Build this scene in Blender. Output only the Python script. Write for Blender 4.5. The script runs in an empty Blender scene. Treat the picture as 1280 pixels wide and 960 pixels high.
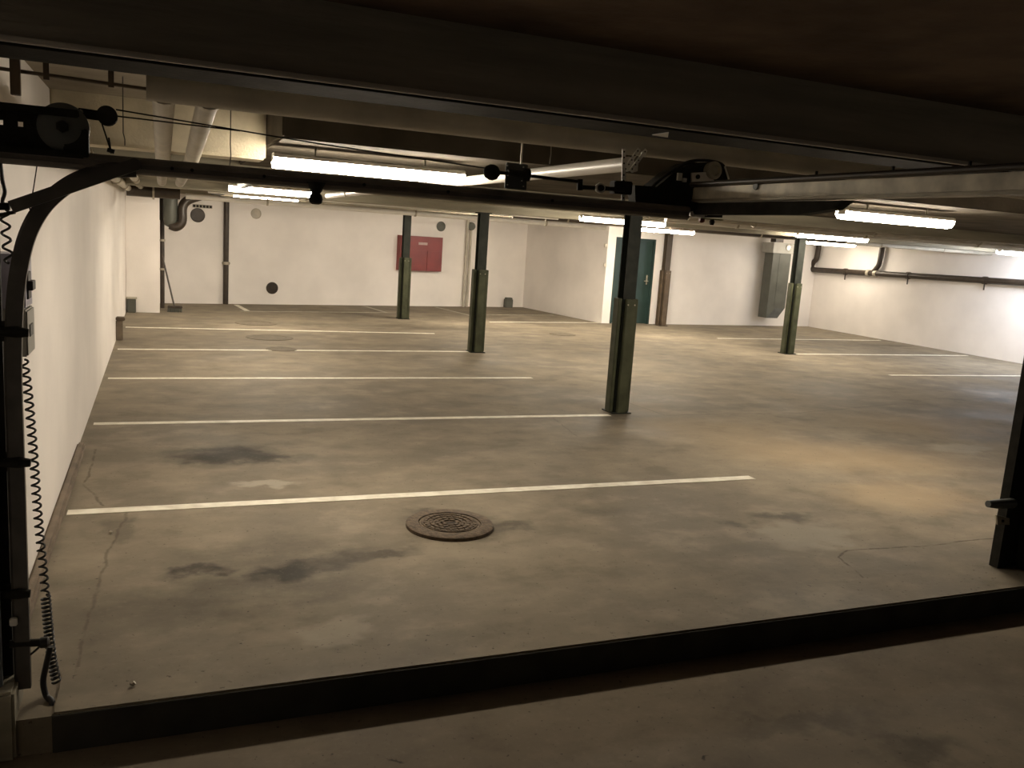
import bpy, bmesh, math, random
from mathutils import Vector, Matrix
random.seed(7)

# ------------------------------------------------------------------ camera, world, exposure
scene = bpy.context.scene
COL = scene.collection
F = 1074.0
CAMZ = 1.8
def _d(px, py): return Vector((px-640, 480-py, -F))
_Y = _d(200.5, 267).normalized()
_X = _d(3267, 473); _X = (_X - _X.dot(_Y)*_Y).normalized()
_Z = _X.cross(_Y)
R = Matrix((_X, _Y, _Z))
C0 = Vector((0, 0, CAMZ))
cam_data = bpy.data.cameras.new('camera'); cam = bpy.data.objects.new('camera', cam_data); COL.objects.link(cam)
cam_data.sensor_width = 36; cam_data.lens = F/1280*36; cam_data.clip_start = 0.05
cam.matrix_world = Matrix.Translation(C0) @ R.to_4x4()
scene.camera = cam
W = bpy.data.worlds.new('world'); scene.world = W; W.use_nodes = True
W.node_tree.nodes['Background'].inputs[0].default_value = (1, .86, .68, 1)
W.node_tree.nodes['Background'].inputs[1].default_value = 0.02
scene.view_settings.view_transform = 'Standard'; scene.view_settings.look = 'None'
scene.view_settings.gamma = 1; scene.view_settings.use_curve_mapping = False
scene.view_settings.exposure = 1.4
LAMP = 33.0                      # emission of the fluorescent diffusers
LAMP_WARM = (1.0, .875, .70)
LAMP_COOL = (.86, .9, 1.0)

# survey helpers: where the sight line through a photo pixel meets a real plane of the garage
def ray(px, py): return R @ _d(px, py)
def G(px, py, z=0.0):
    r = ray(px, py); return C0 + r*((z-CAMZ)/r.z)
def PY(px, py, y):
    r = ray(px, py); return C0 + r*(y/r.y)
def PX(px, py, x):
    r = ray(px, py); return C0 + r*(x/r.x)
def PW(px, py, a, b, off=0.0):
    n = Vector((-(b[1]-a[1]), b[0]-a[0], 0)).normalized()
    r = ray(px, py); p0 = Vector((a[0], a[1], 0)) - n*off
    return C0 + r*((p0-C0).dot(n)/r.dot(n))
def proj(p):
    c = R.transposed() @ (Vector(p)-C0); return 640+F*c.x/-c.z, 480-F*c.y/-c.z
def height(py, base):
    lo, hi = -1, 6
    for _ in range(50):
        m = (lo+hi)/2
        if proj((base[0], base[1], m))[1] > py: lo = m
        else: hi = m
    return m

# ------------------------------------------------------------------ materials
MATS = {}
def nd(nt, t, **kw):
    n = nt.nodes.new(t)
    for k, v in kw.items(): setattr(n, k, v)
    return n
def mat(name, col, rough=.6, metal=0, var=.12, scale=6, bump=.0, bscale=60, col2=None, spec=.5, stretch=(1, 1, 1)):
    if name in MATS: return MATS[name]
    m = bpy.data.materials.new(name); m.use_nodes = True; nt = m.node_tree
    b = nt.nodes['Principled BSDF']
    b.inputs['Roughness'].default_value = rough; b.inputs['Metallic'].default_value = metal
    b.inputs['Specular IOR Level'].default_value = spec
    tc = nd(nt, 'ShaderNodeNewGeometry')
    mp = nd(nt, 'ShaderNodeMapping'); mp.inputs['Scale'].default_value = stretch
    nt.links.new(tc.outputs['Position'], mp.inputs[0])
    n = nd(nt, 'ShaderNodeTexNoise'); n.inputs['Scale'].default_value = scale; n.inputs['Detail'].default_value = 6
    nt.links.new(mp.outputs[0], n.inputs['Vector'])
    cr = nd(nt, 'ShaderNodeValToRGB')
    c2 = col2 or tuple(c*(1-var*2) for c in col)
    cr.color_ramp.elements[0].position = .3; cr.color_ramp.elements[0].color = (*c2, 1)
    cr.color_ramp.elements[1].position = .65; cr.color_ramp.elements[1].color = (*[min(1, c*(1+var*.3)) for c in col], 1)
    nt.links.new(n.outputs[0], cr.inputs[0]); nt.links.new(cr.outputs[0], b.inputs['Base Color'])
    if bump:
        n2 = nd(nt, 'ShaderNodeTexNoise'); n2.inputs['Scale'].default_value = bscale; n2.inputs['Detail'].default_value = 4
        nt.links.new(mp.outputs[0], n2.inputs['Vector'])
        bp = nd(nt, 'ShaderNodeBump'); bp.inputs['Strength'].default_value = bump; bp.inputs['Distance'].default_value = .02
        nt.links.new(n2.outputs[0], bp.inputs['Height']); nt.links.new(bp.outputs[0], b.inputs['Normal'])
    MATS[name] = m; return m
def emit(name, col, s):
    if name in MATS: return MATS[name]
    m = bpy.data.materials.new(name); m.use_nodes = True; nt = m.node_tree; nt.nodes.clear()
    e = nd(nt, 'ShaderNodeEmission'); e.inputs[0].default_value = (*col, 1); e.inputs[1].default_value = s
    o = nd(nt, 'ShaderNodeOutputMaterial'); nt.links.new(e.outputs[0], o.inputs[0]); MATS[name] = m; return m

wall_m = mat('wall_paint', (.82, .775, .73), .75, var=.05, scale=1.3, bump=.08, bscale=45)
ceil_m = mat('ceiling_concrete', (.25, .215, .165), .9, var=.2, scale=2.2, bump=.25, bscale=25, col2=(.15, .125, .09))
beam_m = mat('beam_concrete', (.30, .27, .2), .85, var=.18, scale=3, bump=.25, bscale=18, stretch=(.35, 2, 2.5))
lit_m = mat('painted_pipe', (.5, .46, .38), .6, var=.12, scale=5)
galv_m = mat('galvanised_steel', (.42, .38, .3), .45, .35, var=.15, scale=9)
white_m = mat('white_enamel', (.75, .72, .66), .4, var=.05)
black_m = mat('black_steel', (.026, .024, .019), .75, 0, var=.2, scale=15, bump=.1, spec=.15)
dark_m = mat('dark_track_steel', (.075, .066, .056), .45, 0, var=.2, scale=12)
grey_m = mat('grey_plate', (.10, .105, .1), .5, .3, var=.15)
rubber_m = mat('black_rubber', (.012, .011, .01), .55, var=.1)
green_m = mat('dark_green_paint', (.02, .023, .017), .6, 0, var=.25, scale=8, spec=.25)
sleeve_m = mat('olive_green_paint', (.062, .067, .038), .6, 0, var=.3, scale=6, col2=(.035, .038, .02), spec=.25)
brown_m = mat('brown_paint', (.10, .07, .042), .5, 0, var=.2, scale=6)
pipe_m = mat('brown_black_pipe', (.045, .032, .022), .45, .1, var=.2, scale=10)
red_m = mat('red_enamel', (.21, .022, .018), .4, 0, var=.12, scale=3)
teal_m = mat('teal_door_paint', (.022, .045, .040), .45, 0, var=.15, scale=3)
duct_m = mat('grey_green_duct', (.10, .102, .085), .5, .2, var=.12, scale=4)
box_m = mat('grey_box', (.36, .35, .31), .5, 0, var=.08)
iron_m = mat('rusty_cast_iron', (.115, .078, .045), .75, 0, var=.3, scale=30, bump=.4, bscale=90)
irond_m = mat('dusty_cast_iron', (.15, .122, .085), .85, 0, var=.15, scale=12)
line_m = mat('road_marking_paint', (.82, .78, .66), .6, 0, var=.12, scale=9, col2=(.62, .57, .46))
wornline_m = mat('worn_marking_paint', (.42, .38, .3), .7, 0, var=.15, scale=9)
hole_m = mat('hole_dark', (.02, .016, .012), .9)
lilac_m = mat('lilac_grey_panel', (.36, .35, .44), .45, 0, var=.05)
rust_m = mat('red_plastic', (.16, .03, .015), .5); olive_m = mat('yellow_green_metal', (.2, .18, .06), .5, .2)
blue_m = mat('blue_grey_door_panel', (.13, .15, .17), .5)

# concrete floor with stains and cracks
def seg_mask(nt, pos, pts, width):
    """1 on a wavering polyline crack, 0 elsewhere"""
    acc = None
    for a, b in zip(pts, pts[1:]):
        a = Vector((a[0], a[1], 0)); b = Vector((b[0], b[1], 0)); d = b-a; L = d.length; u = d/L
        s = nd(nt, 'ShaderNodeVectorMath', operation='SUBTRACT'); s.inputs[1].default_value = a; nt.links.new(pos, s.inputs[0])
        t = nd(nt, 'ShaderNodeVectorMath', operation='DOT_PRODUCT'); t.inputs[1].default_value = u; nt.links.new(s.outputs[0], t.inputs[0])
        cl = nd(nt, 'ShaderNodeClamp'); cl.inputs['Max'].default_value = L; nt.links.new(t.outputs['Value'], cl.inputs[0])
        sc = nd(nt, 'ShaderNodeVectorMath', operation='SCALE'); sc.inputs[0].default_value = u; nt.links.new(cl.outputs[0], sc.inputs['Scale'])
        dd = nd(nt, 'ShaderNodeVectorMath', operation='DISTANCE'); nt.links.new(s.outputs[0], dd.inputs[0]); nt.links.new(sc.outputs[0], dd.inputs[1])
        if acc is None: acc = dd.outputs['Value']
        else:
            mn = nd(nt, 'ShaderNodeMath', operation='MINIMUM'); nt.links.new(acc, mn.inputs[0]); nt.links.new(dd.outputs['Value'], mn.inputs[1]); acc = mn.outputs[0]
    mr = nd(nt, 'ShaderNodeMapRange'); mr.inputs['From Min'].default_value = width; mr.inputs['From Max'].default_value = width*.3
    nt.links.new(acc, mr.inputs[0]); return mr.outputs[0]
def ell_mask(nt, pos, c, rx, ry, rot=0, soft=.6):
    mp = nd(nt, 'ShaderNodeMapping', vector_type='TEXTURE')
    mp.inputs['Location'].default_value = (c[0], c[1], 0); mp.inputs['Rotation'].default_value = (0, 0, rot); mp.inputs['Scale'].default_value = (rx, ry, 1e3)
    nt.links.new(pos, mp.inputs[0])
    ln = nd(nt, 'ShaderNodeVectorMath', operation='LENGTH'); nt.links.new(mp.outputs[0], ln.inputs[0])
    mr = nd(nt, 'ShaderNodeMapRange'); mr.interpolation_type = 'SMOOTHSTEP'
    mr.inputs['From Min'].default_value = 1.0; mr.inputs['From Max'].default_value = 1.0-soft
    nt.links.new(ln.outputs['Value'], mr.inputs[0]); return mr.outputs[0]
def floor_material(name, base, dark, stains, tans, cracks, patch=()):
    m = bpy.data.materials.new(name); m.use_nodes = True; nt = m.node_tree; b = nt.nodes['Principled BSDF']
    g = nd(nt, 'ShaderNodeNewGeometry'); P = g.outputs['Position']
    def noise(sc, det=6, st=(1, 1, 1), rough=.55):
        mp = nd(nt, 'ShaderNodeMapping'); mp.inputs['Scale'].default_value = st; nt.links.new(P, mp.inputs[0])
        n = nd(nt, 'ShaderNodeTexNoise'); n.inputs['Scale'].default_value = sc; n.inputs['Detail'].default_value = det; n.inputs['Roughness'].default_value = rough
        nt.links.new(mp.outputs[0], n.inputs['Vector']); return n
    def ramp(v, a, bb, c0, c1):
        r = nd(nt, 'ShaderNodeMapRange'); r.inputs['From Min'].default_value = a; r.inputs['From Max'].default_value = bb
        r.inputs['To Min'].default_value = c0; r.inputs['To Max'].default_value = c1; nt.links.new(v, r.inputs[0]); return r.outputs[0]
    def mix(fac, c1, c2, bt='MIX'):
        x = nd(nt, 'ShaderNodeMix', data_type='RGBA', blend_type=bt)
        if isinstance(fac, float): x.inputs[0].default_value = fac
        else: nt.links.new(fac, x.inputs[0])
        for i, c in ((6, c1), (7, c2)):
            if isinstance(c, tuple): x.inputs[i].default_value = (*c, 1)
            else: nt.links.new(c, x.inputs[i])
        return x.outputs[2]
    def mul(a, c):
        x = nd(nt, 'ShaderNodeMath', operation='MULTIPLY')
        for i, v in ((0, a), (1, c)):
            if isinstance(v, float): x.inputs[i].default_value = v
            else: nt.links.new(v, x.inputs[i])
        return x.outputs[0]
    big = noise(.75, 7, (1, 1, 1)); mid = noise(2.6, 8, (.85, 1.1, 1), .62); fine = noise(42, 3)
    c = mix(ramp(big.outputs[0], .38, .62, 0., 1.), dark, base)
    c = mix(ramp(mid.outputs[0], .5, .66, 0., .5), c, tuple(x*1.35 for x in base))
    c = mix(ramp(mid.outputs[0], 0.47, .36, 0., .45), c, tuple(x*.7 for x in dark))
    # warped position for ragged stain outlines
    wn = noise(5, 5); wv = nd(nt, 'ShaderNodeVectorMath', operation='SUBTRACT'); wv.inputs[1].default_value = (.5, .5, .5); nt.links.new(wn.outputs['Color'], wv.inputs[0])
    ws = nd(nt, 'ShaderNodeVectorMath', operation='SCALE'); ws.inputs['Scale'].default_value = .45; nt.links.new(wv.outputs[0], ws.inputs[0])
    wp = nd(nt, 'ShaderNodeVectorMath', operation='ADD'); nt.links.new(P, wp.inputs[0]); nt.links.new(ws.outputs[0], wp.inputs[1]); WP = wp.outputs[0]
    ws2 = nd(nt, 'ShaderNodeVectorMath', operation='SCALE'); ws2.inputs['Scale'].default_value = .07; nt.links.new(wv.outputs[0], ws2.inputs[0])
    wp2 = nd(nt, 'ShaderNodeVectorMath', operation='ADD'); nt.links.new(P, wp2.inputs[0]); nt.links.new(ws2.outputs[0], wp2.inputs[1]); WP2 = wp2.outputs[0]
    for (cc, rx, ry, rot, s) in tans: c = mix(mul(ell_mask(nt, WP, cc, rx, ry, rot, .8), s), c, (.40, .29, .165))
    for (cc, rx, ry, rot, s) in patch: c = mix(mul(ell_mask(nt, WP, cc, rx, ry, rot, .5), s), c, (.44, .40, .32))
    for (cc, rx, ry, rot, s) in stains: c = mix(mul(mul(ell_mask(nt, WP, cc, rx, ry, rot, .75), min(1.0, s*1.3)), ramp(mid.outputs[0], .66, .46, .6, 1.)), c, (.035, .03, .022))
    for pts, w, s in cracks: c = mix(mul(seg_mask(nt, WP2, pts, w), s), c, (.07, .05, .032))
    c = mix(ramp(fine.outputs[0], .66, .72, 0., .8), c, (.06, .048, .035))
    c = mix(ramp(fine.outputs[0], .42, .3, 0., .08), c, (.4, .36, .28))
    nt.links.new(c, b.inputs['Base Color'])
    nt.links.new(ramp(big.outputs[0], .35, .65, .62, .85), b.inputs['Roughness']); b.inputs['Specular IOR Level'].default_value = .22
    bp = nd(nt, 'ShaderNodeBump'); bp.inputs['Strength'].default_value = .25; bp.inputs['Distance'].default_value = .01
    nt.links.new(mid.outputs[0], bp.inputs['Height']); nt.links.new(bp.outputs[0], b.inputs['Normal'])
    return m
def gp(px, py): v = G(px, py); return (v.x, v.y)
STAINS = [(gp(562, 655), .40, .37, 0, .5), (gp(600, 664), .3, .2, 0, .4), (gp(290, 570), .4, .22, .1, .7), (gp(285, 568), .62, .42, .1, .75), (gp(330, 572), .45, .18, 0, .6), (gp(248, 715), .22, .11, .2, .85), (gp(352, 715), .24, .18, .3, .8),
          (gp(400, 706), .42, .14, .5, .6), (gp(480, 695), .34, .1, .3, .5), (gp(300, 745), .9, .45, .1, .35), (gp(330, 690), .8, .3, 0, .28),
          (gp(640, 655), .2, .14, 0, .45), (gp(540, 642), .3, .12, 0, .3), (gp(980, 645), .35, .12, -.1, .45), (gp(925, 655), .15, .1, 0, .35),
          (gp(350, 405), 2.2, .5, 0, .25), (gp(560, 410), 2.5, .6, 0, .25), (gp(1110, 432), 1.2, .25, 0, .35), (gp(1180, 415), 1.5, .5, 0, .3),
          (gp(760, 520), .5, .2, 0, .35), (gp(1250, 500), .5, .25, 0, .5), (gp(960, 432), 1., .3, 0, .25), (gp(150, 660), .12, .35, 0, .3), (gp(720, 640), .5, .3, 0, .2)]
TANS = [(gp(1050, 570), 1.8, .9, -.3, .5), (gp(1130, 620), .9, .6, 0, .5), (gp(900, 540), 1.5, .8, 0, .3), (gp(1150, 530), 1.2, .8, 0, .35)]
PATCH = [(gp(335, 605), .3, .12, 0, .5), (gp(1010, 670), .45, .3, .2, .35), (gp(420, 790), .25, .18, .1, .25), (gp(1200, 560), .5, .25, 0, .35)]
CRACKS = [([gp(1250, 672), gp(1160, 682), gp(1060, 688), gp(1048, 697), gp(1082, 724)], .012, .8),
          ([gp(160, 640), gp(135, 690), gp(112, 770), gp(92, 850)], .012, .5),
          ([gp(120, 562), gp(106, 605), gp(128, 632)], .012, .6),
          ([gp(785, 503), gp(830, 519), gp(1000, 516), gp(1120, 505)], .014, .5),
          ([gp(1180, 497), gp(1280, 512)], .014, .5), ([gp(690, 522), gp(722, 546)], .012, .4),
          ([gp(640, 790), gp(840, 761), gp(1238, 705)], .008, .35)]
floor_m = floor_material('garage_floor_concrete', (.240, .202, .147), (.168, .140, .100), STAINS, TANS, CRACKS, PATCH)
LOW = -.14
def lp(px, py): v = G(px, py, LOW); return (v.x, v.y)
lowfloor_m = floor_material('driveway_concrete', (.215, .175, .125), (.155, .123, .086), [(lp(500, 948), .06, .02, 0, .8), (lp(1000, 900), .5, .1, 0, .3), (lp(890, 948), .05, .02, 0, .8), (lp(1150, 940), .4, .15, 0, .4)], [], [([lp(1205, 800), lp(1290, 826)], .006, .7)])

# ------------------------------------------------------------------ mesh helpers
def link(name, bm, m, parent=None, smooth=False):
    me = bpy.data.meshes.new(name)
    bmesh.ops.recalc_face_normals(bm, faces=bm.faces)
    if smooth:
        for f in bm.faces: f.smooth = True
    bm.to_mesh(me); bm.free()
    if smooth:
        try: me.set_sharp_from_angle(angle=math.radians(40))
        except Exception: pass
    if m: me.materials.append(m)
    o = bpy.data.objects.new(name, me); COL.objects.link(o)
    if parent: o.parent = parent; o.matrix_parent_inverse = Matrix.Translation(-parent.location)
    return o
def tag(o, label, cat, group=None):
    o['label'] = label; o['category'] = cat
    if group: o['group'] = group
    return o
def thing(name, label, cat, loc=(0, 0, 0), group=None):
    o = bpy.data.objects.new(name, None); COL.objects.link(o); o.location = loc; o.empty_display_size = .1
    return tag(o, label, cat, group)
def struct(name, bm, m, parent=None):
    o = link(name, bm, m, parent)
    if not parent: o['kind'] = 'structure'
    return o
def new(): return bmesh.new()
def box(bm, a, b, bev=0.0, rot=None, pivot=None):
    lo = Vector([min(x, y) for x, y in zip(a, b)]); hi = Vector([max(x, y) for x, y in zip(a, b)])
    vs = [bm.verts.new((x, y, z)) for x in (lo.x, hi.x) for y in (lo.y, hi.y) for z in (lo.z, hi.z)]
    q = [(0, 1, 3, 2), (4, 6, 7, 5), (0, 4, 5, 1), (2, 3, 7, 6), (0, 2, 6, 4), (1, 5, 7, 3)]
    fs = [bm.faces.new([vs[i] for i in f]) for f in q]
    if rot is not None:
        bmesh.ops.rotate(bm, verts=vs, cent=pivot or (lo+hi)/2, matrix=rot)
    if bev > 0:
        es = list({e for f in fs for e in f.edges}); bmesh.ops.bevel(bm, geom=es, offset=bev, segments=2, affect='EDGES')
    return bm
def prism(bm, poly, axis_vec):
    """extrude a 3-D polygon along a vector"""
    a = [bm.verts.new(p) for p in poly]; v = Vector(axis_vec); b = [bm.verts.new(Vector(p)+v) for p in poly]
    bm.faces.new(a); bm.faces.new(b[::-1]); n = len(a)
    for i in range(n): bm.faces.new([a[i], a[(i+1) % n], b[(i+1) % n], b[i]])
    return bm
def frames(pts, up0=None):
    pts = [Vector(p) for p in pts]; out = []; n = len(pts)
    t0 = (pts[1]-pts[0]).normalized()
    u = Vector((0, 0, 1)) if abs(t0.z) < .9 else Vector((0, 1, 0))
    if up0: u = Vector(up0)
    for i in range(n):
        t = (pts[min(i+1, n-1)]-pts[max(i-1, 0)]).normalized()
        u = (u - u.dot(t)*t).normalized(); s = t.cross(u); out.append((pts[i], t, u, s))
    return out
def tube(bm, pts, r, seg=12, cap=True):
    rings = []
    rr = r if isinstance(r, (list, tuple)) else [r]*len(pts)
    for (p, t, u, s), q in zip(frames(pts), rr):
        rings.append([bm.verts.new(p + (u*math.cos(k*2*math.pi/seg) + s*math.sin(k*2*math.pi/seg))*q) for k in range(seg)])
    for A, B in zip(rings, rings[1:]):
        for k in range(seg): bm.faces.new([A[k], A[(k+1) % seg], B[(k+1) % seg], B[k]])
    if cap: bm.faces.new(rings[0][::-1]); bm.faces.new(rings[-1])
    return bm
def sweep(bm, pts, prof, up0):
    """sweep a closed 2-D profile (u, s) along a path"""
    rings = [[bm.verts.new(p+u*a+s*b) for a, b in prof] for p, t, u, s in frames(pts, up0)]
    n = len(prof)
    for A, B in zip(rings, rings[1:]):
        for k in range(n): bm.faces.new([A[k], A[(k+1) % n], B[(k+1) % n], B[k]])
    bm.faces.new(rings[0][::-1]); bm.faces.new(rings[-1]); return bm
def smooth_path(pts, n=6):
    pts = [Vector(p) for p in pts]; out = []
    for i in range(len(pts)-1):
        p0 = pts[max(i-1, 0)]; p1 = pts[i]; p2 = pts[i+1]; p3 = pts[min(i+2, len(pts)-1)]
        for k in range(n):
            t = k/n
            out.append(.5*((2*p1)+(p2-p0)*t+(2*p0-5*p1+4*p2-p3)*t*t+(3*p1-p0-3*p2+p3)*t**3))
    out.append(pts[-1]); return out
def lathe(bm, c, prof, axis, seg=24):
    """prof: (radius, distance along axis)"""
    a = Vector(axis).normalized(); u = Vector((0, 0, 1)) if abs(a.z) < .9 else Vector((1, 0, 0)); u = (u-u.dot(a)*a).normalized(); s = a.cross(u)
    rings = []
    for r, h in prof:
        rings.append([bm.verts.new(Vector(c)+a*h+(u*math.cos(k*2*math.pi/seg)+s*math.sin(k*2*math.pi/seg))*max(r, 1e-4)) for k in range(seg)])
    for A, B in zip(rings, rings[1:]):
        for k in range(seg): bm.faces.new([A[k], A[(k+1) % seg], B[(k+1) % seg], B[k]])
    bm.faces.new(rings[0][::-1]); bm.faces.new(rings[-1]); return bm
def wallslab(a, b, z0, z1, th):
    """wall whose room-side face runs a->b; thickness goes to the far side (left of a->b)"""
    a = Vector((a[0], a[1], 0)); b = Vector((b[0], b[1], 0)); n = Vector((-(b.y-a.y), b.x-a.x, 0)).normalized()*th
    bm = new(); z = Vector((0, 0, z0))
    return prism(bm, [a+z, b+z, b+n+z, a+n+z], (0, 0, z1-z0))

# ------------------------------------------------------------------ the shell
CEIL = 2.46
XL = -.585
P1 = G(157, 391.5); PIERY = G(198, 391).y
B0 = gp(295, 380); B1 = gp(653, 384)
sl = (B1[1]-B0[1])/(B1[0]-B0[0]); BW0 = (-.02, B0[1]-sl*(B0[0]+.02))
D0 = gp(751.5, 404); D1 = gp(1010, 408); XR = D1[0]
SILL_Y = 3.208
bm = new(); box(bm, (XL-.3, SILL_Y, -.3), (XR+.3, 23.5, 0)); struct('floor', bm, floor_m)
bm = new(); box(bm, (-4, -5, -.4), (XR+.3, SILL_Y, LOW)); struct('floor', bm, lowfloor_m)
bm = new(); box(bm, (-4, 2.9, CEIL), (XR+.3, 23.5, CEIL+.2)); struct('ceiling', bm, ceil_m)
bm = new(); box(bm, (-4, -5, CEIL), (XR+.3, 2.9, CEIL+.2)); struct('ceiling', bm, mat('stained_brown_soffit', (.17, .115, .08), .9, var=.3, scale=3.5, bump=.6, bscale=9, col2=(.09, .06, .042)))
bm = new(); box(bm, (XL-.2, 2.3, -.3), (XL, 19.5, CEIL)); struct('wall_left', bm, wall_m)
bm = new(); box(bm, (XL, PIERY, -.02), (-.015, 19.6, CEIL), .01); struct('wall_left_pier', bm, wall_m)
struct('wall_back', wallslab(BW0, B1, -.02, CEIL, .2), wall_m)
struct('wall_back_return', wallslab(B1, D0, -.02, CEIL, .2), wall_m)
struct('wall_right', wallslab(D1, (XR, 3.4), -.02, CEIL, .2), wall_m)
struct('wall_front', wallslab((XR, 3.5), (5.15, 3.5), -.02, CEIL, .15), wall_m)
struct('wall_outer_left', wallslab((-3.8, -4.8), (-3.8, 3.2), -.2, CEIL, .2), beam_m)
struct('wall_outer_front', wallslab((-3.8, 2.3), (XL-.2, 2.3), -.2, CEIL, .15), beam_m)
# back wall with the door opening
dl = PW(761.5, 404, D0, D1); dr = PW(810.5, 404, D0, D1)
dh = PW(771, 296, D0, D1).z
dv = Vector((D1[0]-D0[0], D1[1]-D0[1], 0)).normalized(); dn = Vector((-dv.y, dv.x, 0))
def dwall(t0, t1, z0, z1):
    a = Vector((D0[0], D0[1], 0))
    return wallslab(a+dv*t0, a+dv*t1, z0, z1, .2)
tl = (dl-Vector((D0[0], D0[1], 0))).dot(dv); tr = (dr-Vector((D0[0], D0[1], 0))).dot(dv); TL = (Vector((D1[0], D1[1], 0))-Vector((D0[0], D0[1], 0))).length
bmw = new()
for t0, t1, z0, z1 in ((0, tl, -.02, CEIL), (tr, TL, -.02, CEIL), (tl, tr, dh, CEIL)):
    a = Vector((D0[0], D0[1], z0))
    prism(bmw, [a+dv*t0, a+dv*t1, a+dv*t1+dn*.2, a+dv*t0+dn*.2], (0, 0, z1-z0))
struct('wall_back_right', bmw, wall_m)
door = bpy.data.objects.new('door_1', None); COL.objects.link(door); door['kind'] = 'structure'
door.location = Vector((D0[0], D0[1], 0))+dv*(tl+tr)/2
def dpt(t, off, z): return Vector((D0[0], D0[1], z))+dv*t+dn*off
bm = new(); prism(bm, [dpt(tl+.05, .05, .01), dpt(tr-.05, .05, .01), dpt(tr-.05, .1, .01), dpt(tl+.05, .1, .01)], (0, 0, dh-.06)); link('door_leaf', bm, teal_m, door)
bm = new()
for t0, t1, z0, z1 in ((tl+.001, tl+.05, 0, dh-.001), (tr-.05, tr-.001, 0, dh-.001), (tl+.05, tr-.05, dh-.05, dh-.001)):
    prism(bm, [dpt(t0, -.012, z0), dpt(t1, -.012, z0), dpt(t1, .12, z0), dpt(t0, .12, z0)], (0, 0, z1-z0))
link('door_frame', bm, teal_m, door)
bm = new(); box(bm, dpt(tr-.15, .045, .92), dpt(tr-.11, .055, 1.14)); tube(bm, [dpt(tr-.13, .05, 1.0), dpt(tr-.13, -.01, 1.0), dpt(tr-.24, -.012, 1.0)], .01, 8); link('door_handle', bm, galv_m, door)
bm = new(); lathe(bm, dpt(tr-.13, .052, 1.1), [(.02, 0), (.02, -.02), (.012, -.024)], dn, 12); link('door_lock', bm, galv_m, door)

# concrete sill that the garage floor ends in
SX0, SX1 = G(65, 895).x, 5.15
bm = new(); box(bm, (SX0, SILL_Y-.004, LOW-.02), (SX1, 3.54, .012), .006); struct('trim_1', bm, floor_m)
bm = new(); box(bm, (SX0, SILL_Y-.012, LOW), (SX1, SILL_Y-.0045, .004), .002); struct('trim_2', bm, mat('shaded_sill_face', (.05, .045, .035), .9, var=.2))  # dark strip on the sill front: its shade put into the colour
# downstand beams
def beam(y0, y1, z, x0=XL, x1=None, m=None):
    bm = new(); box(bm, (x0, y0, z), (x1 or XR, y1, CEIL+.02), .012); return struct('ceiling_beam', bm, m or beam_m)
ZB = PY(640, 133, 2.76).z; ZA = CEIL
lint_m = mat('lintel_concrete', (.5, .47, .40), .85, var=.2, scale=3, bump=.3, bscale=18, stretch=(.3, 2, 3))
beam(2.76, 3.0, ZB, -3.8, None, lint_m)
bm = new(); box(bm, (-3.8, 2.745, ZB-.002), (XR, 2.765, ZB+.014), .003); struct('ceiling_beam_lit_edge', bm, white_m)  # pale strip painting the highlight along the lower edge of the lintel
bm = new(); box(bm, (-3.8, 2.775, ZB-.008), (XR, 3.02, ZB+.003), .002); struct('trim_3', bm, black_m)  # black sheet painting the shade on the underside of the lintel
yel_m = mat('yellowish_concrete', (.62, .55, .40), .85, var=.15, scale=4, bump=.2)
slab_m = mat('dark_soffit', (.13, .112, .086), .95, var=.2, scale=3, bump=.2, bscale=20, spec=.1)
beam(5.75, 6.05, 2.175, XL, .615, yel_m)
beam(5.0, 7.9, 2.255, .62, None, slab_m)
beam(7.9, 8.2, 2.14); beam(10.95, 12.35, 2.255); beam(12.35, 12.65, 2.14); beam(15.1, 16.45, 2.255); beam(16.85, 17.0, 2.18)
# low kerb along the left wall
bm = new(); box(bm, (XL, 3.3, 0), (XL+.055, G(105, 562).y, .06), .012); struct('baseboard_left', bm, mat('kerb_concrete', (.2, .155, .11), .8, var=.2, bump=.2))

# ------------------------------------------------------------------ steel columns
def column(px, py, pxs, label, rotz, sm, um):
    b = G(px, py); b = Vector((b.x, b.y+(.1 if sm is not brown_m else -.16), 0))
    hs = height(pxs, (b.x, b.y)); t = thing('steel_column', label, 'column', b, 'steel columns of the garage')
    x, y = b.x, b.y
    bm = new(); w = .07
    box(bm, (x-w, y-w, 0.012), (x+w, y-w+.014, 2.14)); box(bm, (x-w, y+w-.014, .012), (x+w, y+w, 2.14)); box(bm, (x-.006, y-w+.014, .012), (x+.006, y+w-.014, 2.14))
    link('shaft', bm, um, t)
    for (dx, dy) in ((0, -1), (0, 1), (-1, 0), (1, 0)):
        bm = new(); c = Vector((x+dx*.098, y+dy*.098, 0)); hw = .056
        if dx: box(bm, (c.x-.022, c.y-hw, .012), (c.x+.022, c.y+hw, hs), .006)
        else: box(bm, (c.x-hw, c.y-.022, .012), (c.x+hw, c.y+.022, hs), .006)
        link('guard_board', bm, sm, t)
    for dx, dy in ((-.04, -.12), (.04, -.12)):
        bm = new(); lathe(bm, (x+dx, y+dy, hs-.06), [(.008, 0), (.008, -.006)], (0, 1, 0), 8); link('bolt', bm, galv_m, t)
    bm = new(); box(bm, (x-.118, y-.118, 0), (x+.118, y+.118, .012)); link('base_plate', bm, um, t)
    bm = new(); box(bm, (x-.1, y-.1, 2.125), (x+.1, y+.1, 2.14)); link('cap_plate', bm, um, t)
    t['kind'] = 'thing'
    return t
column(776, 517, 373, 'dark green steel column nearest the camera, in front of the teal door', 0, sleeve_m, green_m)
column(597, 441, 337, 'green steel column at the end of the fourth parking line, right of the red cabinet', 0, sleeve_m, green_m)
column(505, 399, 322, 'thin green steel column standing in front of the red hose cabinet', 0, sleeve_m, green_m)
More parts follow.
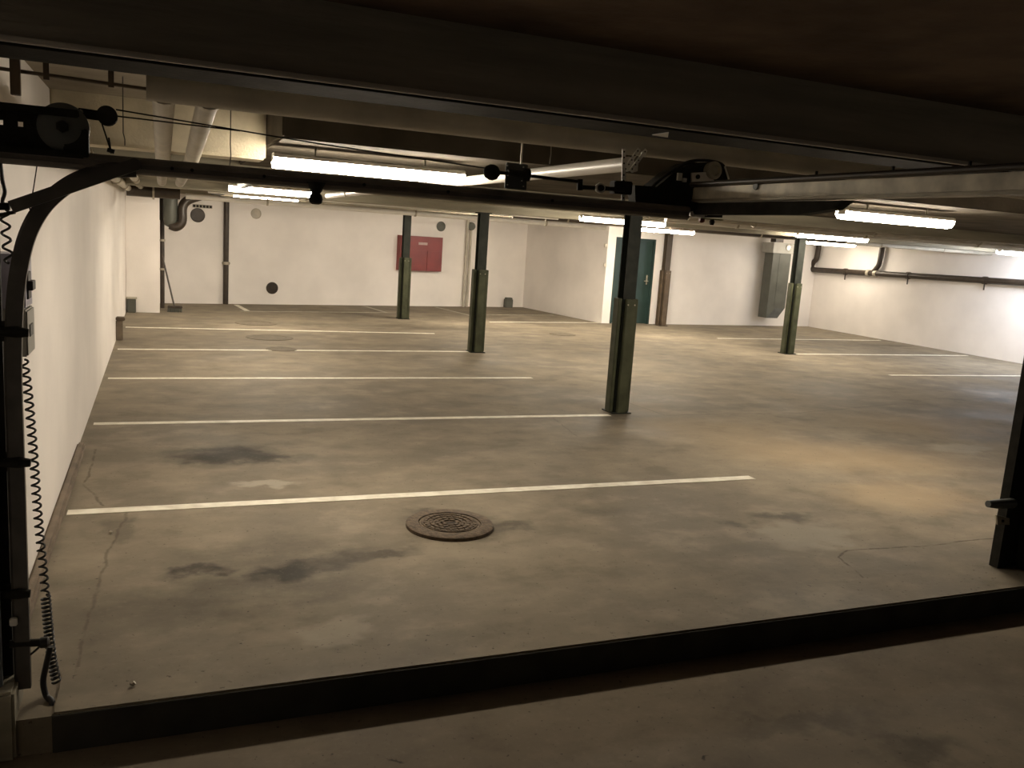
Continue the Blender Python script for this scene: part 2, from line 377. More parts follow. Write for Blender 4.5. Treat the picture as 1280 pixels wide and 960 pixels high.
column(988, 443, 354, 'olive steel column beside the hanging grey air duct', 0, sleeve_m, green_m)
column(821, 406, 338, 'brown painted steel column against the wall right of the teal door', 0, brown_m, mat('dark_brown_paint', (.06, .045, .03), .5))

# ------------------------------------------------------------------ painted parking lines
def pline(a, b, w, label, m=line_m, name='parking_line', group='painted parking lines'):
    a = Vector((*a, 0)); b = Vector((*b, 0)); d = (b-a).normalized(); n = Vector((-d.y, d.x, 0))*w/2
    L = (b-a).length; k = max(2, int(L/.12)); bm = new(); prev = None
    rnd = random.Random(label)
    rows = []
    for i in range(k+1):
        p = a+d*(L*i/k); j1 = rnd.uniform(-.004, .004); j2 = rnd.uniform(-.004, .004)
        rows.append([bm.verts.new(p+n*(1+j1*8)+Vector((0, 0, z))) for z in (0.0, .003)] + [bm.verts.new(p-n*(1+j2*8)+Vector((0, 0, z))) for z in (.003, 0.0)])
    for A, B in zip(rows, rows[1:]):
        for q in range(4): bm.faces.new([A[q], A[(q+1) % 4], B[(q+1) % 4], B[q]])
    bm.faces.new(rows[0]); bm.faces.new(rows[-1][::-1])
    o = link(name, bm, m); tag(o, label, 'parking line', group); return o
pline(gp(84, 641), gp(940, 597), .095, 'white parking line nearest the camera, running past the big manhole cover')
pline(gp(117, 530), gp(762, 519), .085, 'white parking line ending at the base of the nearest green column')
pline(gp(135, 473), gp(665, 472.5), .08, 'third white parking line from the camera, ending in open floor')
pline(gp(147, 436.5), gp(588, 439.5), .08, 'white parking line crossing a manhole and ending at the second green column')
pline(gp(157, 409), gp(543, 417), .08, 'white parking line farthest back of the five on the left, by the wall post')
pline(gp(300, 389), gp(495, 391), .08, 'faint white parking line along the back wall below the round vent', wornline_m)
pline(gp(295, 381), gp(309, 388.5), .10, 'short slanted worn line end by the back wall beside the vertical pipe', line_m)
pline(gp(455, 382.5), gp(484, 391), .08, 'short slanted worn line left of the red cabinet column', wornline_m)
pline(gp(545, 384), gp(592, 395.5), .08, 'slanted faint line below the red cabinet, right of its column', wornline_m)
pline(gp(608, 393.5), gp(692, 394), .07, 'faint line in the far corner below the grey floor box', wornline_m)
pline(gp(612, 402.5), gp(765, 403.5), .07, 'faint line running from second column towards the teal door', line_m)
pline(gp(897, 423), gp(1100, 425.5), .07, 'farthest of the three white parking lines on the right side')
pline(gp(996, 442.5), gp(1209, 444.5), .075, 'white parking line starting at the right olive column')
pline(gp(1112, 469), gp(1288, 470), .08, 'nearest of the three white parking lines on the right side')

# ------------------------------------------------------------------ manhole covers
def manhole(px, py, r, label, detail=False):
    c = G(px, py); im = iron_m if detail else irond_m; t = thing('manhole_cover', label, 'manhole cover', (c.x, c.y, 0))
    bm = new(); seg = 48; q = 1 if detail else .3
    lathe(bm, c, [(r, 0), (r, .02*q), (r-.008, .026*q), (r*.72, .026*q), (r*.72, .015*q), (r*.4, .014*q)], (0, 0, 1), seg); link('frame', bm, im, t, True)
    bm = new(); lathe(bm, c, [(r*.70, .014*q), (r*.70, .021*q), (r*.69, .023*q), (r*.05, .023*q)], (0, 0, 1), seg)
    if detail:
        for i, rr in enumerate((.17, .30, .43, .56)):
            n = int(7+i*6)
            for k in range(n):
                a = (k+.5*(i % 2))*2*math.pi/n; q = c+Vector((math.cos(a), math.sin(a), 0))*r*rr
                box(bm, (q.x-.017, q.y-.011, .022), (q.x+.017, q.y+.011, .031), .002, Matrix.Rotation(a+math.pi/2, 3, 'Z'))
        lathe(bm, c, [(r*.64, .022), (r*.64, .028), (r*.61, .028), (r*.61, .022)], (0, 0, 1), seg)
    link('lid', bm, im, t)
    if detail:
        bm = new(); box(bm, (c.x-.045, c.y-.012, .0225), (c.x+.045, c.y+.012, .0235), .0005); link('lifting_slot', bm, hole_m, t)
manhole(562, 658, .272, 'large round brown cast iron manhole cover in the nearest bay', True)
manhole(337, 422, .36, 'round flat manhole cover between the fourth and fifth lines on the left')
manhole(352, 436.5, .22, 'small manhole cover interrupting the fourth parking line')
manhole(703, 418, .26, 'small dark manhole cover on the floor left of the teal door')
manhole(320, 404, .36, 'faint round manhole cover behind the fifth parking line')

# ------------------------------------------------------------------ fluorescent lights
def light(pa, pb, y, z, label, cool=False, s=1.0, w=.14, top=2.26):
    """z is the diffuser's underside; ends given by photo columns on the row y"""
    xa = PY(pa[0], pa[1], y).x; xb = PY(pb[0], pb[1], y).x
    c = Vector(((xa+xb)/2, y, z)); t = thing('fluorescent_light', label, 'light', c, 'fluorescent ceiling lights')
    bm = new(); h = .066
    prof = [(-w/2, h), (-w/2, .036), (-w*.34, .009), (0, 0), (w*.34, .009), (w/2, .036), (w/2, h)]
    prism(bm, [Vector((xa, y+a, z+b)) for a, b in prof], (xb-xa, 0, 0))
    col = LAMP_COOL if cool else LAMP_WARM
    link('diffuser', bm, emit(('lamp_cool' if cool else 'lamp_warm')+str(s), col, LAMP*s), t)
    bm = new(); prism(bm, [Vector((xa, y+a, z+b)) for a, b in [(-w/2-.006, h-.004), (w/2+.006, h-.004), (w/2+.006, h+.015), (w/2-.02, h+.025), (-w/2+.02, h+.025), (-w/2-.006, h+.015)]], (xb-xa, 0, 0)); link('housing', bm, white_m, t)
    for x, q in ((xa, 1), (xb, -1)):
        bm = new(); box(bm, (x-.004*q, y-w*.3, z+h-.03), (x+.03*q, y+w*.3, z+h+.02), .002); link('end_cap', bm, white_m, t)
    for x in (xa+.25, xb-.25):
        bm = new(); tube(bm, [(x, y, z+h+.02), (x, y, top)], .006, 6); link('hanger', bm, galv_m, t)
LY1 = 5.45
light((341, 205), (577, 225), LY1, 2.112, 'brightest fluorescent ceiling light, long tube above the left track')
light((1052, 270), (1184, 282), LY1, 2.112, 'warm fluorescent light on the right above the nearest parking bays', s=1.1)
light((286, 245), (388, 252), 11.1, 2.12, 'fluorescent light behind the track, left of the hanging round roller', s=1.5)
light((292, 245), (372, 252), 15.4, 2.12, 'far fluorescent light seen just under the one left of the hanging roller', s=2.0)
light((588, 274), (663, 279), 16.0, 2.09, 'far fluorescent light behind the top of the second green column', s=2.0)
light((727, 270), (829, 281), 11.1, 2.09, 'fluorescent light crossing the top of the nearest green column', s=1.3)
light((792, 285), (866, 291), 15.2, 2.09, 'lower far fluorescent light above the teal door', s=2.2)
light((997, 294), (1082, 299), 12.0, 2.12, 'fluorescent light crossing the top of the right olive column', s=1.3)
light((1010, 304), (1067, 306), 16.3, 2.1, 'short far light tucked under the one at the right olive column', s=.8)
light((1250, 311), (1325, 317), 11.3, 2.08, 'cool white fluorescent light at the right edge of the photo', cool=True, s=1.5)

# ------------------------------------------------------------------ back wall fittings
def wallpipe(pa, pb, a, b, r, m, label, name='wall_pipe', extra=None, zt=None):
    p = PW(*pa, a, b, .06); q = PW(*pb, a, b, .06)
    x, y = p.x, p.y; t = thing(name, label, 'pipe', (x, y, 0))
    z1 = zt if zt else q.z
    bm = new(); tube(bm, [(x, y, 0.0), (x, y, z1)], r, 14); link('pipe', bm, m, t, True)
    if extra:
        zc = PW(*extra, a, b, .06).z
        bm = new(); tube(bm, [(x, y, zc-.03), (x, y, zc+.03)], r*1.35, 14); link('collar', bm, galv_m, t, True)
        bm = new(); box(bm, (x-r*1.5, y, zc-.015), (x+r*1.5, y+.075, zc+.015)); link('bracket', bm, galv_m, t)
    return t
wallpipe((282, 380), (283, 255), BW0, B1, .055, pipe_m, 'dark brown vertical pipe with a collar on the back wall', extra=(283, 329), zt=CEIL)
wallpipe((579, 383), (585, 285), BW0, B1, .035, lit_m, 'pale painted vertical pipe on the back wall right of the red cabinet', zt=2.2)
t = wallpipe((583.5, 383), (589, 295), BW0, B1, .03, lit_m, 'shorter pale vertical pipe with a round head beside its pale twin', zt=2.05)
p = PW(583.5, 383, BW0, B1, .06)
bm = new(); lathe(bm, (p.x, p.y-.05, 2.0), [(.09, 0), (.1, .03), (.1, .08), (.08, .1)], (0, 1, 0), 18); link('round_head', bm, duct_m, t, True)
def disc(px, py, r, label, m, a=BW0, b=B1, name='round_vent', rim=True):
    c = PW(px, py, a, b, .0); n = Vector((-(b[1]-a[1]), b[0]-a[0], 0)).normalized()
    t = thing(name, label, 'vent', c)
    bm = new(); lathe(bm, c, [(r, 0), (r, -.02), (r*.9, -.024), (r*.88, -.012), (0.01, -.012)], n, 28); link('vent_ring', bm, m, t, True)
    if rim:
        bm = new()
        for k in range(-3, 4):
            h = r*.85*math.sqrt(max(.05, 1-(k/4)**2)); u = n.cross(Vector((0, 0, 1)))
            tube(bm, [c-n*.016+u*h+Vector((0, 0, k*r*.22)), c-n*.016-u*h+Vector((0, 0, k*r*.22))], .004, 6)
        link('grille', bm, m, t)
disc(247, 269, .145, 'dark round vent high on the back wall below a row of small slots', pipe_m)
disc(340, 360, .13, 'dark round vent low on the white back wall', pipe_m)
disc(320, 267, .11, 'pale round cover high on the back wall under the bright light', lit_m, rim=False)
disc(551, 283, .12, 'greyish round vent cover above the red hose cabinet', duct_m)
# slots
n = Vector((-(B1[1]-BW0[1]), B1[0]-BW0[0], 0)).normalized(); wv = Vector((n.y, -n.x, 0))
c = PW(253, 258, BW0, B1, 0); t = thing('slot_vent', 'short row of small dark slots above the upper round vent', 'vent', c)
bm = new(); prism(bm, [c+wv*s*.2+Vector((0, 0, z)) for s, z in ((-1, -.035), (1, -.035), (1, .035), (-1, .035))], -n*.006); link('plate', bm, lit_m, t)
bm = new()
for k in range(6):
    cc = c+wv*(-.165+.066*k)-n*.006; prism(bm, [cc+wv*s*.024+Vector((0, 0, z)) for s, z in ((-1, -.025), (1, -.025), (1, .025), (-1, .025))], -n*.004)
link('slot', bm, hole_m, t)
# red hose cabinet
A = PW(495, 337, BW0, B1, 0); B = PW(547, 338.5, BW0, B1, 0); zt_ = PW(520, 295, BW0, B1).z; zb_ = PW(520, 338, BW0, B1).z
mid = (A+B)/2; hw = (B-A).length/2; wv2 = (B-A); wv2.z = 0; wv2.normalize()
t = thing('hose_cabinet', 'red wall mounted fire hose cabinet on the back wall behind a thin column', 'cabinet', (mid.x, mid.y, zb_))
def cp(u, off, z): return Vector((mid.x, mid.y, z))+wv2*u-n*off
bm = new(); prism(bm, [cp(-hw, 0, zb_), cp(hw, 0, zb_), cp(hw, .18, zb_), cp(-hw, .18, zb_)], (0, 0, zt_-zb_)); link('body', bm, red_m, t)
for u0, u1, z0, z1 in ((-hw+.02, hw*.25, zb_+.02, zt_-.34), (hw*.25+.015, hw-.02, zb_+.02, zt_-.34), (-hw+.02, hw-.02, zt_-.325, zt_-.02)):
    bm = new(); prism(bm, [cp(u0, .18, z0), cp(u1, .18, z0), cp(u1, .196, z0), cp(u0, .196, z0)], (0, 0, z1-z0)); dd = link('cabinet_door', bm, red_m, t)
bm = new(); prism(bm, [cp(-.1, .196, zt_-.2), cp(.14, .196, zt_-.2), cp(.14, .199, zt_-.2), cp(-.1, .199, zt_-.2)], (0, 0, .06)); o = link('label_plate', bm, mat('faded_label', (.5, .36, .33), .6), t); o['label'] = 'small pale label strip'
bm = new(); lathe(bm, cp(-.62*hw, .196, zb_+.35), [(.02, 0), (.02, .02), (.012, .03)], -n, 10); link('knob', bm, galv_m, t)
# grey box on the floor in the far corner
c = PW(635, 384, BW0, B1, .12); t = thing('floor_box', 'small grey box on the floor in the far corner of the back wall', 'box', (c.x, c.y, 0))
bm = new(); box(bm, (c.x-.1, c.y-.08, 0), (c.x+.1, c.y+.08, .22), .01); link('body', bm, duct_m, t); bm = new(); box(bm, (c.x-.08, c.y-.085, .2), (c.x+.08, c.y+.07, .26), .008); link('lid', bm, duct_m, t)
# conduit and latches on the wall corner near the door
for i, (px, py) in enumerate(((757, 307), (756, 331))):
    c = PW(px, py, B1, D0, .02); bm = new(); box(bm, c-Vector((.03, .03, .04)), c+Vector((.03, .03, .04)), .01)
    tag(link('wall_clip', bm, lit_m), ('upper' if i == 0 else 'lower')+' small pale clip on the wall corner left of the teal door', 'clip')
# broom leaning by the pier
c = G(218, 390); t = thing('broom', 'broom with a long thin handle leaning by the white pier', 'broom', (c.x, c.y, 0))
top = PY(203, 320, c.y+.25)
bm = new(); tube(bm, [(c.x, c.y, .1), tuple(top)], .016, 8); link('handle', bm, pipe_m, t, True)
bm = new(); box(bm, (c.x-.12, c.y-.04, .07), (c.x+.14, c.y+.04, .12), .01); link('head', bm, pipe_m, t)
bm = new()
for i in range(14):
    for j in range(3):
        x = c.x-.11+i*.018; y = c.y-.025+.025*j; tube(bm, [(x, y, .075), (x+random.uniform(-.015, .015), y, 0)], .009, 5)
o = link('bristles', bm, duct_m, t); o['kind'] = 'stuff'
# left corner: thin dark downpipe, grey duct with elbow
c = Vector((.045, 18.2, 0)); c = PY(203, 360, 18.0); t = thing('downpipe', 'thin dark downpipe at the edge of the white pier in the left back corner', 'pipe', (c.x, c.y, 0))
bm = new(); tube(bm, [(c.x, c.y, 0), (c.x, c.y, 1.72)], .04, 12); tube(bm, [(c.x, c.y, 1.68), (c.x, c.y, 2.3)], .075, 12); link('pipe', bm, pipe_m, t, True)
for z in (.75, 1.3):
    bm = new(); tube(bm, [(c.x, c.y, z-.02), (c.x, c.y, z+.02)], .055, 12); link('collar', bm, galv_m, t, True)
c = PY(213, 262, 17.6); t = thing('air_duct', 'grey round air duct with a dark elbow under the ceiling in the left back corner', 'duct', (c.x, c.y, CEIL))
bm = new(); zb = PY(213, 283, 17.6).z
tube(bm, [(c.x, c.y, CEIL-.02), (c.x, c.y, zb+.12), (c.x+.01, c.y, zb+.05), (c.x+.03, c.y, zb+.02)], [.13, .13, .115, .07], 18); link('duct', bm, duct_m, t, True)
bm = new(); tube(bm, smooth_path([(c.x+.0, c.y-.03, zb+.03), (c.x+.1, c.y-.04, zb), (c.x+.2, c.y-.04, zb+.1), (c.x+.21, c.y-.03, zb+.36), (c.x+.3, c.y, zb+.5), (c.x+.52, c.y+.1, zb+.6)], 6), .085, 16); link('elbow', bm, pipe_m, t, True)
# small box on pier and wall post on the left
c = G(162, 391); t = thing('meter_box', 'small grey box with a lid at the foot of the white pier', 'box', (c.x, PIERY, 0))
bm = new(); box(bm, (XL+.02, PIERY-.1, 0), (XL+.17, PIERY, .25), .01); link('body', bm, duct_m, t)
bm = new(); box(bm, (XL+.01, PIERY-.12, .25), (XL+.19, PIERY, .28), .005); link('lid', bm, lit_m, t)
c = G(151, 425); t = thing('wall_post', 'short brown post with a cap on the floor by the left wall', 'post', (XL+.06, c.y, 0))
bm = new(); box(bm, (XL, c.y-.05, 0), (XL+.09, c.y+.05, .28), .01); link('post', bm, mat('weathered_post', (.2, .155, .11), .8, var=.25), t)
bm = new(); box(bm, (XL, c.y-.065, .28), (XL+.12, c.y+.065, .33), .01); link('cap', bm, brown_m, t)

# hanging grey duct on the right with a box and dial
yv = 17.35
def q(px, py, y=yv): return PY(px, py, y)
t = thing('ventilation_duct', 'tall grey green air duct hanging from a grey box with a round dial', 'duct', q(980, 397))
a = q(966, 303); b = q(995, 318); bm = new(); box(bm, (a.x, yv-.05, b.z), (b.x, yv+.4, a.z), .01); link('fan_box', bm, box_m, t)
c = q(985.5, 309.5, yv-.05); bm = new(); lathe(bm, c, [(.075, 0), (.085, -.02), (.07, -.035), (.06, -.02), (.01, -.02)], (0, 1, 0), 24); o = link('dial', bm, white_m, t, True); o['label'] = 'white round dial'
a = q(966, 317); b = q(990, 317); e = q(978, 397); zl = q(958, 392).z
z1 = a.z+.02; z0 = e.z-.02
bm = new(); w0 = a.x+.02; w1 = b.x-.02
prism(bm, [(w0, yv, z1), (w1, yv, z1), (w1, yv, z0+.26), (w1-.2, yv, z0), (w0, yv, z0)], (0, .32, 0)); link('duct', bm, duct_m, t)
bm = new(); box(bm, (w0+.2, yv-.006, z0+.28), (w0+.215, yv+.002, z1)); link('seam', bm, duct_m, t)
bm = new(); prism(bm, [(w0+.03, yv-.004, z0+.02), (w1-.215, yv-.004, z0+.02), (w1-.03, yv-.004, z0+.25), (w0+.25, yv-.004, z0+.25)], (0, .01, 0)); link('outlet_flap', bm, grey_m, t)
bm = new(); box(bm, (a.x+.05, yv, q(980, 303).z-.01), (a.x+.28, yv+.2, CEIL)); link('neck', bm, pipe_m, t)

# drain pipe along the right wall
xw = XR-.1
def r_(px, py): return PX(px, py, xw)
k0 = r_(1016, 337); k1 = r_(1280, 353.5); zz = k0.z; zz1 = k1.z
y_end = 4.2; z_end = zz + (zz1-zz)*(k0.y-y_end)/(k0.y-k1.y)
def onp(px): 
    p = r_(px, 340); f_ = (k0.y-p.y)/(k0.y-y_end); return Vector((xw, p.y, zz+(z_end-zz)*f_))
t = thing('drain_pipe', 'long dark brown drain pipe running along the right wall with two risers', 'pipe', (xw, k0.y, zz))
bm = new(); tube(bm, [(xw, k0.y, zz), (xw, y_end, z_end)], .065, 16); link('pipe', bm, pipe_m, t, True)
bm = new(); tube(bm, smooth_path([(xw, k0.y-.05, zz), (xw, k0.y+.06, zz+.06), (xw, k0.y-.0, zz+.2), (xw, k0.y-.1, zz+.34), (xw, k0.y-.12, CEIL)], 5), .065, 14); link('riser', bm, pipe_m, t, True)
e = onp(1090); bm = new(); tube(bm, smooth_path([e, e+Vector((0, -.12, .12)), e+Vector((0, -.2, .3)), Vector((e.x, e.y-.22, CEIL))], 5), .06, 14); link('riser', bm, pipe_m, t, True)
for px in (1057, 1086, 1095, 1136, 1233):
    e = onp(px); bm = new(); tube(bm, [e-Vector((0, .04, 0)), e+Vector((0, .04, 0))], .08, 14)
    if px in (1057, 1136, 1233): tube(bm, [e-Vector((0, 0, .05)), e-Vector((0, 0, .2))], .015, 6); box(bm, e-Vector((0, .02, .03)), (XR, e.y+.02, e.z+.03))
    link('pipe_clamp', bm, pipe_m if px not in (1086, 1095) else galv_m, t)

# ------------------------------------------------------------------ pipes and conduits below the ceiling
def run(pts, r, m, label, name='ceiling_pipe', cat='pipe', step=1.5, seg=12, hang=True):
    pts = [Vector(p) for p in pts]; t = thing(name, label, cat, pts[0])
    bm = new(); tube(bm, pts, r, seg); link('pipe', bm, m, t, True)
    if hang:
        a, b = pts[0], pts[-1]; L = (b-a).length; k = max(1, int(L/step))
        for i in range(k):
            c = a+(b-a)*((i+.5)/k)
            bm = new(); tube(bm, [c+Vector((0, 0, r*.5)), (c.x, c.y, CEIL+.005)], .006, 6)
            d = (b-a).normalized(); tube(bm, [c-d*.015, c+d*.015], r*1.25, 12); link('hanger', bm, galv_m, t)
    return t
def xrun(y, px0, py0, px1, r, m, label, z=None, **k):
    a = PY(px0, py0, y); b = PY(px1, py0, y); z = a.z if z is None else z
    return run([(a.x, y, z), (b.x, y, z)], r, m, label, **k)
# X direction
xrun(14.6, 232, 245, 760, .045, white_m, 'white pipe crossing high in front of the back wall', step=2)
xrun(12.9, 260, 238, 700, .035, white_m, 'pale conduit above the white pipe on the left half', step=2)
xrun(10.6, 832, 274.5, 1290, .04, white_m, 'white pipe crossing above the right half, from motor to right edge', step=2)
xrun(9.4, 860, 270, 1290, .05, lit_m, 'pale pipe under the ceiling behind the right warm light', z=2.2, step=2)
xrun(15.8, 640, 280, 1200, .05, pipe_m, 'dark pipe under the ceiling in front of the right back wall', z=2.215, step=2)
xrun(15.0, 158, 246, 225, .1, pipe_m, 'thick dark pipe stub beside the left wall corner above the pier', z=2.14, step=2)
xrun(7.4, 900, 255, 1290, .035, lit_m, 'thin pale conduit above the right warm light', z=2.3, step=2)
xrun(12.9, 1060, 300, 1290, .04, lit_m, 'pale conduit near the right wall under the ceiling', z=2.12, step=1.3)
# Y direction
xw_ = G(720, 212, 2.15).x
run([(xw_, 3.42, 2.15), (xw_, 10.9, 2.15)], .032, white_m, 'white pipe running away from above the motor, brightly lit from below', step=2.2)
run([(XL+.12, 5.2, 2.16), (XL+.12, 16.7, 2.16)], .05, lit_m, 'pale pipe along the top of the left wall', step=2)
run([(XL+.3, 8.3, 2.2), (XL+.3, 16.8, 2.2)], .045, galv_m, 'grey pipe beside the one along the left wall top', step=2)
run([(.9, 8.3, 2.2), (.9, 18.8, 2.2)], .05, duct_m, 'grey green pipe leading to the back wall near the left corner', step=2)
# two painted ducts with a cross duct just behind the lintel
yb = 3.55; a = PY(205, 118, yb); a2 = PY(262, 132, yb)
t = thing('painted_duct', 'beige cross pipe behind the lintel with two branches running to the back', 'pipe', (a.x, yb, a.z))
zb = PY(640, 163, yb).z
bm = new(); tube(bm, [(a.x-.06, yb, zb), (4.7, yb, zb)], .048, 16); link('cross_pipe', bm, lit_m, t, True)
for xx in (a.x, a2.x):
    bm = new(); tube(bm, [(xx, yb, zb), (xx, 5.5, 2.13), (xx, 9.0, 2.1)], .042, 16); tube(bm, [(xx, yb, zb), (xx, yb+.1, zb)], .055, 16); link('branch_pipe', bm, lit_m, t, True)
# brown conduit on clips near upper left
yc = 3.75; a = PY(10, 91, yc); b = PY(196, 113, yc); t = thing('brown_conduit', 'thin rusty brown conduit on clips at the upper left under the ceiling', 'conduit', a)
bm = new(); tube(bm, [PY(-40, 80, yc), PY(196, 113, yc)], .007, 8); link('conduit', bm, brown_m, t, True)
for px in (58, 139):
    c = PY(px, 91+(px-10)*.118, yc); bm = new(); box(bm, c-Vector((.01, .01, .01)), (c.x+.01, c.y+.01, CEIL)); link('clip', bm, brown_m, t)
c = PY(19, 100, 3.7); bm = new(); e = PY(20, 119, 3.7); box(bm, (c.x-.016, 3.69, e.z), (c.x+.016, 3.72, CEIL), .002)
tag(link('rusty_hanger', bm, brown_m), 'rusty brown flat metal strip hanging at the upper left corner', 'bracket')
# thin wires dangling
for (pa, pb, lab) in (((689, 180), (687, 205), 'thin pale wire hanging above the white pipe near the motor'), ((154, 166), (156, 182), 'short dark wire hanging below the lit beam at upper left'), ((288, 180), (287, 208), 'thin wire hanging left of the brightest light')):
    a = PY(*pa, 4.9); b = PY(*pb, 4.9); bm = new(); tube(bm, [(a.x, a.y, CEIL), tuple(a), tuple(a+(b-a)*.5+Vector((.004, 0, 0))), tuple(b)], .003, 6); tag(link('hanging_wire', bm, galv_m if 'pale' in lab else dark_m), lab, 'wire')

# ------------------------------------------------------------------ sliding-door gear at the opening
YD = 3.3
def d_(px, py, y=YD): return PY(px, py, y)
C_PROF = [(-.026, -.016), (-.018, -.02), (.026, -.02), (.026, .006), (.02, .016), (.006, .02), (.004, .012), (-.008, .012), (-.01, .02), (-.02, .014), (-.026, .004)]
hrail_m = mat('lit_track_steel', (.2, .175, .15), .5, 0, var=.15, scale=10)  # lighter copy of the track steel: lamplight on the level rail painted in
t = thing('door_track', 'dark steel door track rising at the left, curving and crossing below the ceiling', 'door track', d_(14, 850))
pts = [d_(14, 860), d_(15, 700), d_(16, 560), d_(17, 470), d_(18, 400), d_(22, 350), d_(31, 305), d_(44, 274), d_(62, 250), d_(86, 231), d_(112, 219), d_(140, 213), d_(170, 212)]
for i, p in enumerate(pts[:4]): p.x = pts[3].x
bm = new(); sweep(bm, smooth_path(pts, 6), C_PROF, (1, 0, 0)); link('curved_rail', bm, dark_m, t)
zr0 = d_(160, 203).z; zr1 = d_(780, 259).z; zr = (zr0+zr1)/2-.006
bm = new(); sweep(bm, [(-.9, YD, zr), (d_(860, 265).x, YD, zr)], [(a*1.1, b) for a, b in C_PROF], (0, 0, 1)); link('horizontal_rail', bm, hrail_m, t)
bm = new(); x0 = d_(0, 200).x
box(bm, (d_(-40, 600).x-.1, YD+.015, .05), (d_(12, 600).x-.01, YD+.035, 1.75)); link('mounting_angle', bm, black_m, t)
for (px, py) in ((24, 578), (24, 742), (21, 415)):
    c = d_(px, py, YD-.02); bm = new(); tube(bm, [(c.x-.06, c.y, c.z), (c.x+.0, c.y, c.z), (c.x+.035, c.y, c.z-.003)], [.014, .02, .014], 10); box(bm, c-Vector((.05, -.012, .035)), c+Vector((-.005, .02, .035)), .004); link('roller_hinge', bm, black_m, t)
bm = new(); c = d_(17, 777, YD-.03); box(bm, c-Vector((.012, .01, .014)), c+Vector((.012, .01, .014)), .003); o = link('white_tag', bm, white_m, t); o['label'] = 'small white tag'
for px in (215, 240, 330, 455, 560, 690):
    bm = new(); lathe(bm, d_(px, 206+(px-160)*.0845, YD-.02), [(.006, 0), (.006, -.006)], (0, 1, 0), 8); link('rail_bolt', bm, black_m, t)
# strut
bm = new(); a = d_(14, 259, YD-.04); b = d_(168, 206, YD-.04); sweep(bm, [a, b], [(-.02, -.012), (.02, -.012), (.02, .012), (-.02, .012)], (0, 0, 1)); lathe(bm, b-Vector((0, .013, 0)), [(.021, 0), (.021, .026)], (0, 1, 0), 16)
tag(link('diagonal_strut', bm, dark_m), 'dark steel strut slanting from left end up to the horizontal door track', 'strut')
# header plate and spring drum
t = thing('drum_housing', 'black header plate with a round drum and two small holes at the upper left', 'drum housing', d_(50, 190))
a = d_(-60, 120); zt2 = d_(0, 129).z; zb2 = d_(0, 188).z
h1 = d_(1, 153); h2 = d_(26, 155); hr = .008; xe = d_(70, 160).x
bm = new(); box(bm, (-.8, YD-.01, zb2), (xe, YD+.005, h1.z-hr)); box(bm, (-.8, YD-.01, h1.z+hr), (xe, YD+.005, zt2))
for x0_, x1_ in ((-.8, h1.x-hr), (h1.x+hr, h2.x-hr), (h2.x+hr, xe)): box(bm, (x0_, YD-.01, h1.z-hr), (x1_, YD+.005, h1.z+hr))
link('header_plate', bm, black_m, t)
bm = new(); box(bm, (-.8, YD-.05, zt2-.025), (d_(100, 140).x, YD+.02, zt2), .004); box(bm, (-.8, YD-.05, zb2-.005), (d_(106, 185).x, YD+.02, zb2+.015), .004); link('plate_flange', bm, black_m, t)
c = d_(79, 159, YD-.03); bm = new(); lathe(bm, c, [(.075, .04), (.078, .02), (.078, 0), (.05, -.012), (.02, -.014)], (0, 1, 0), 36); link('drum', bm, grey_m, t, True)
bm = new(); lathe(bm, c-Vector((0, .014, 0)), [(.02, 0), (.02, -.02), (.012, -.024)], (0, 1, 0), 6); link('drum_hub', bm, black_m, t)
bm = new(); box(bm, (c.x, YD-.04, zb2), (c.x+.075, YD+.01, c.z), .003); link('drum_bracket', bm, black_m, t)
# pulley and cable
t = thing('cable_pulley', 'small black cable pulley on an arm right of the round drum', 'pulley', d_(133, 145))
c = d_(134, 145, YD-.02); bm = new(); lathe(bm, c, [(.012, .018), (.032, .018), (.032, .012), (.024, .004), (.024, -.004), (.032, -.012), (.032, -.018), (.012, -.018)], (0, 1, 0), 24); link('wheel', bm, black_m, t, True)
bm = new(); sweep(bm, [d_(98, 141, YD), d_(134, 146, YD)], [(-.016, -.006), (.016, -.006), (.016, .006), (-.016, .006)], (0, 0, 1)); link('arm', bm, black_m, t)
bm = new(); lathe(bm, d_(101, 140, YD-.01), [(.008, 0), (.008, -.01)], (0, 1, 0), 8); link('arm_bolt', bm, galv_m, t)
bm = new(); tube(bm, [d_(145, 137), d_(400, 180), d_(612, 211)], .0025, 6); tube(bm, [d_(145, 145), d_(300, 163.5)], .0025, 6); tag(link('steel_cable', bm, black_m), 'thin dark steel cable stretched from the small pulley to the black ball', 'cable')
bm = new(); tube(bm, [d_(126, 150, YD-.03), d_(139, 190, YD-.03)], .003, 6); tube(bm, [d_(136, 172, YD-.03), d_(139, 192, YD-.03)], .003, 6); tube(bm, [d_(134, 187, YD-.03), d_(143, 190, YD-.03)], .007, 8); tag(link('hook_wire', bm, black_m), 'short wire hooked from the small pulley down to the track', 'wire')
bm = new(); tube(bm, [d_(47, 202), d_(42, 235), d_(37, 262)], .002, 6); tag(link('pull_wire', bm, black_m), 'thin wire hanging from header to strut at the left', 'wire')
# roller hanging under the track
c = d_(395, 240, YD-.01); bm = new(); lathe(bm, c, [(.034, .035), (.022, .005), (.016, -.005), (.022, -.012), (.026, -.026), (.022, -.04), (.012, -.045)], (0, 0, 1), 20)
tag(link('track_roller', bm, black_m, smooth=True), 'black round roller hanging under the middle of the door track', 'roller')

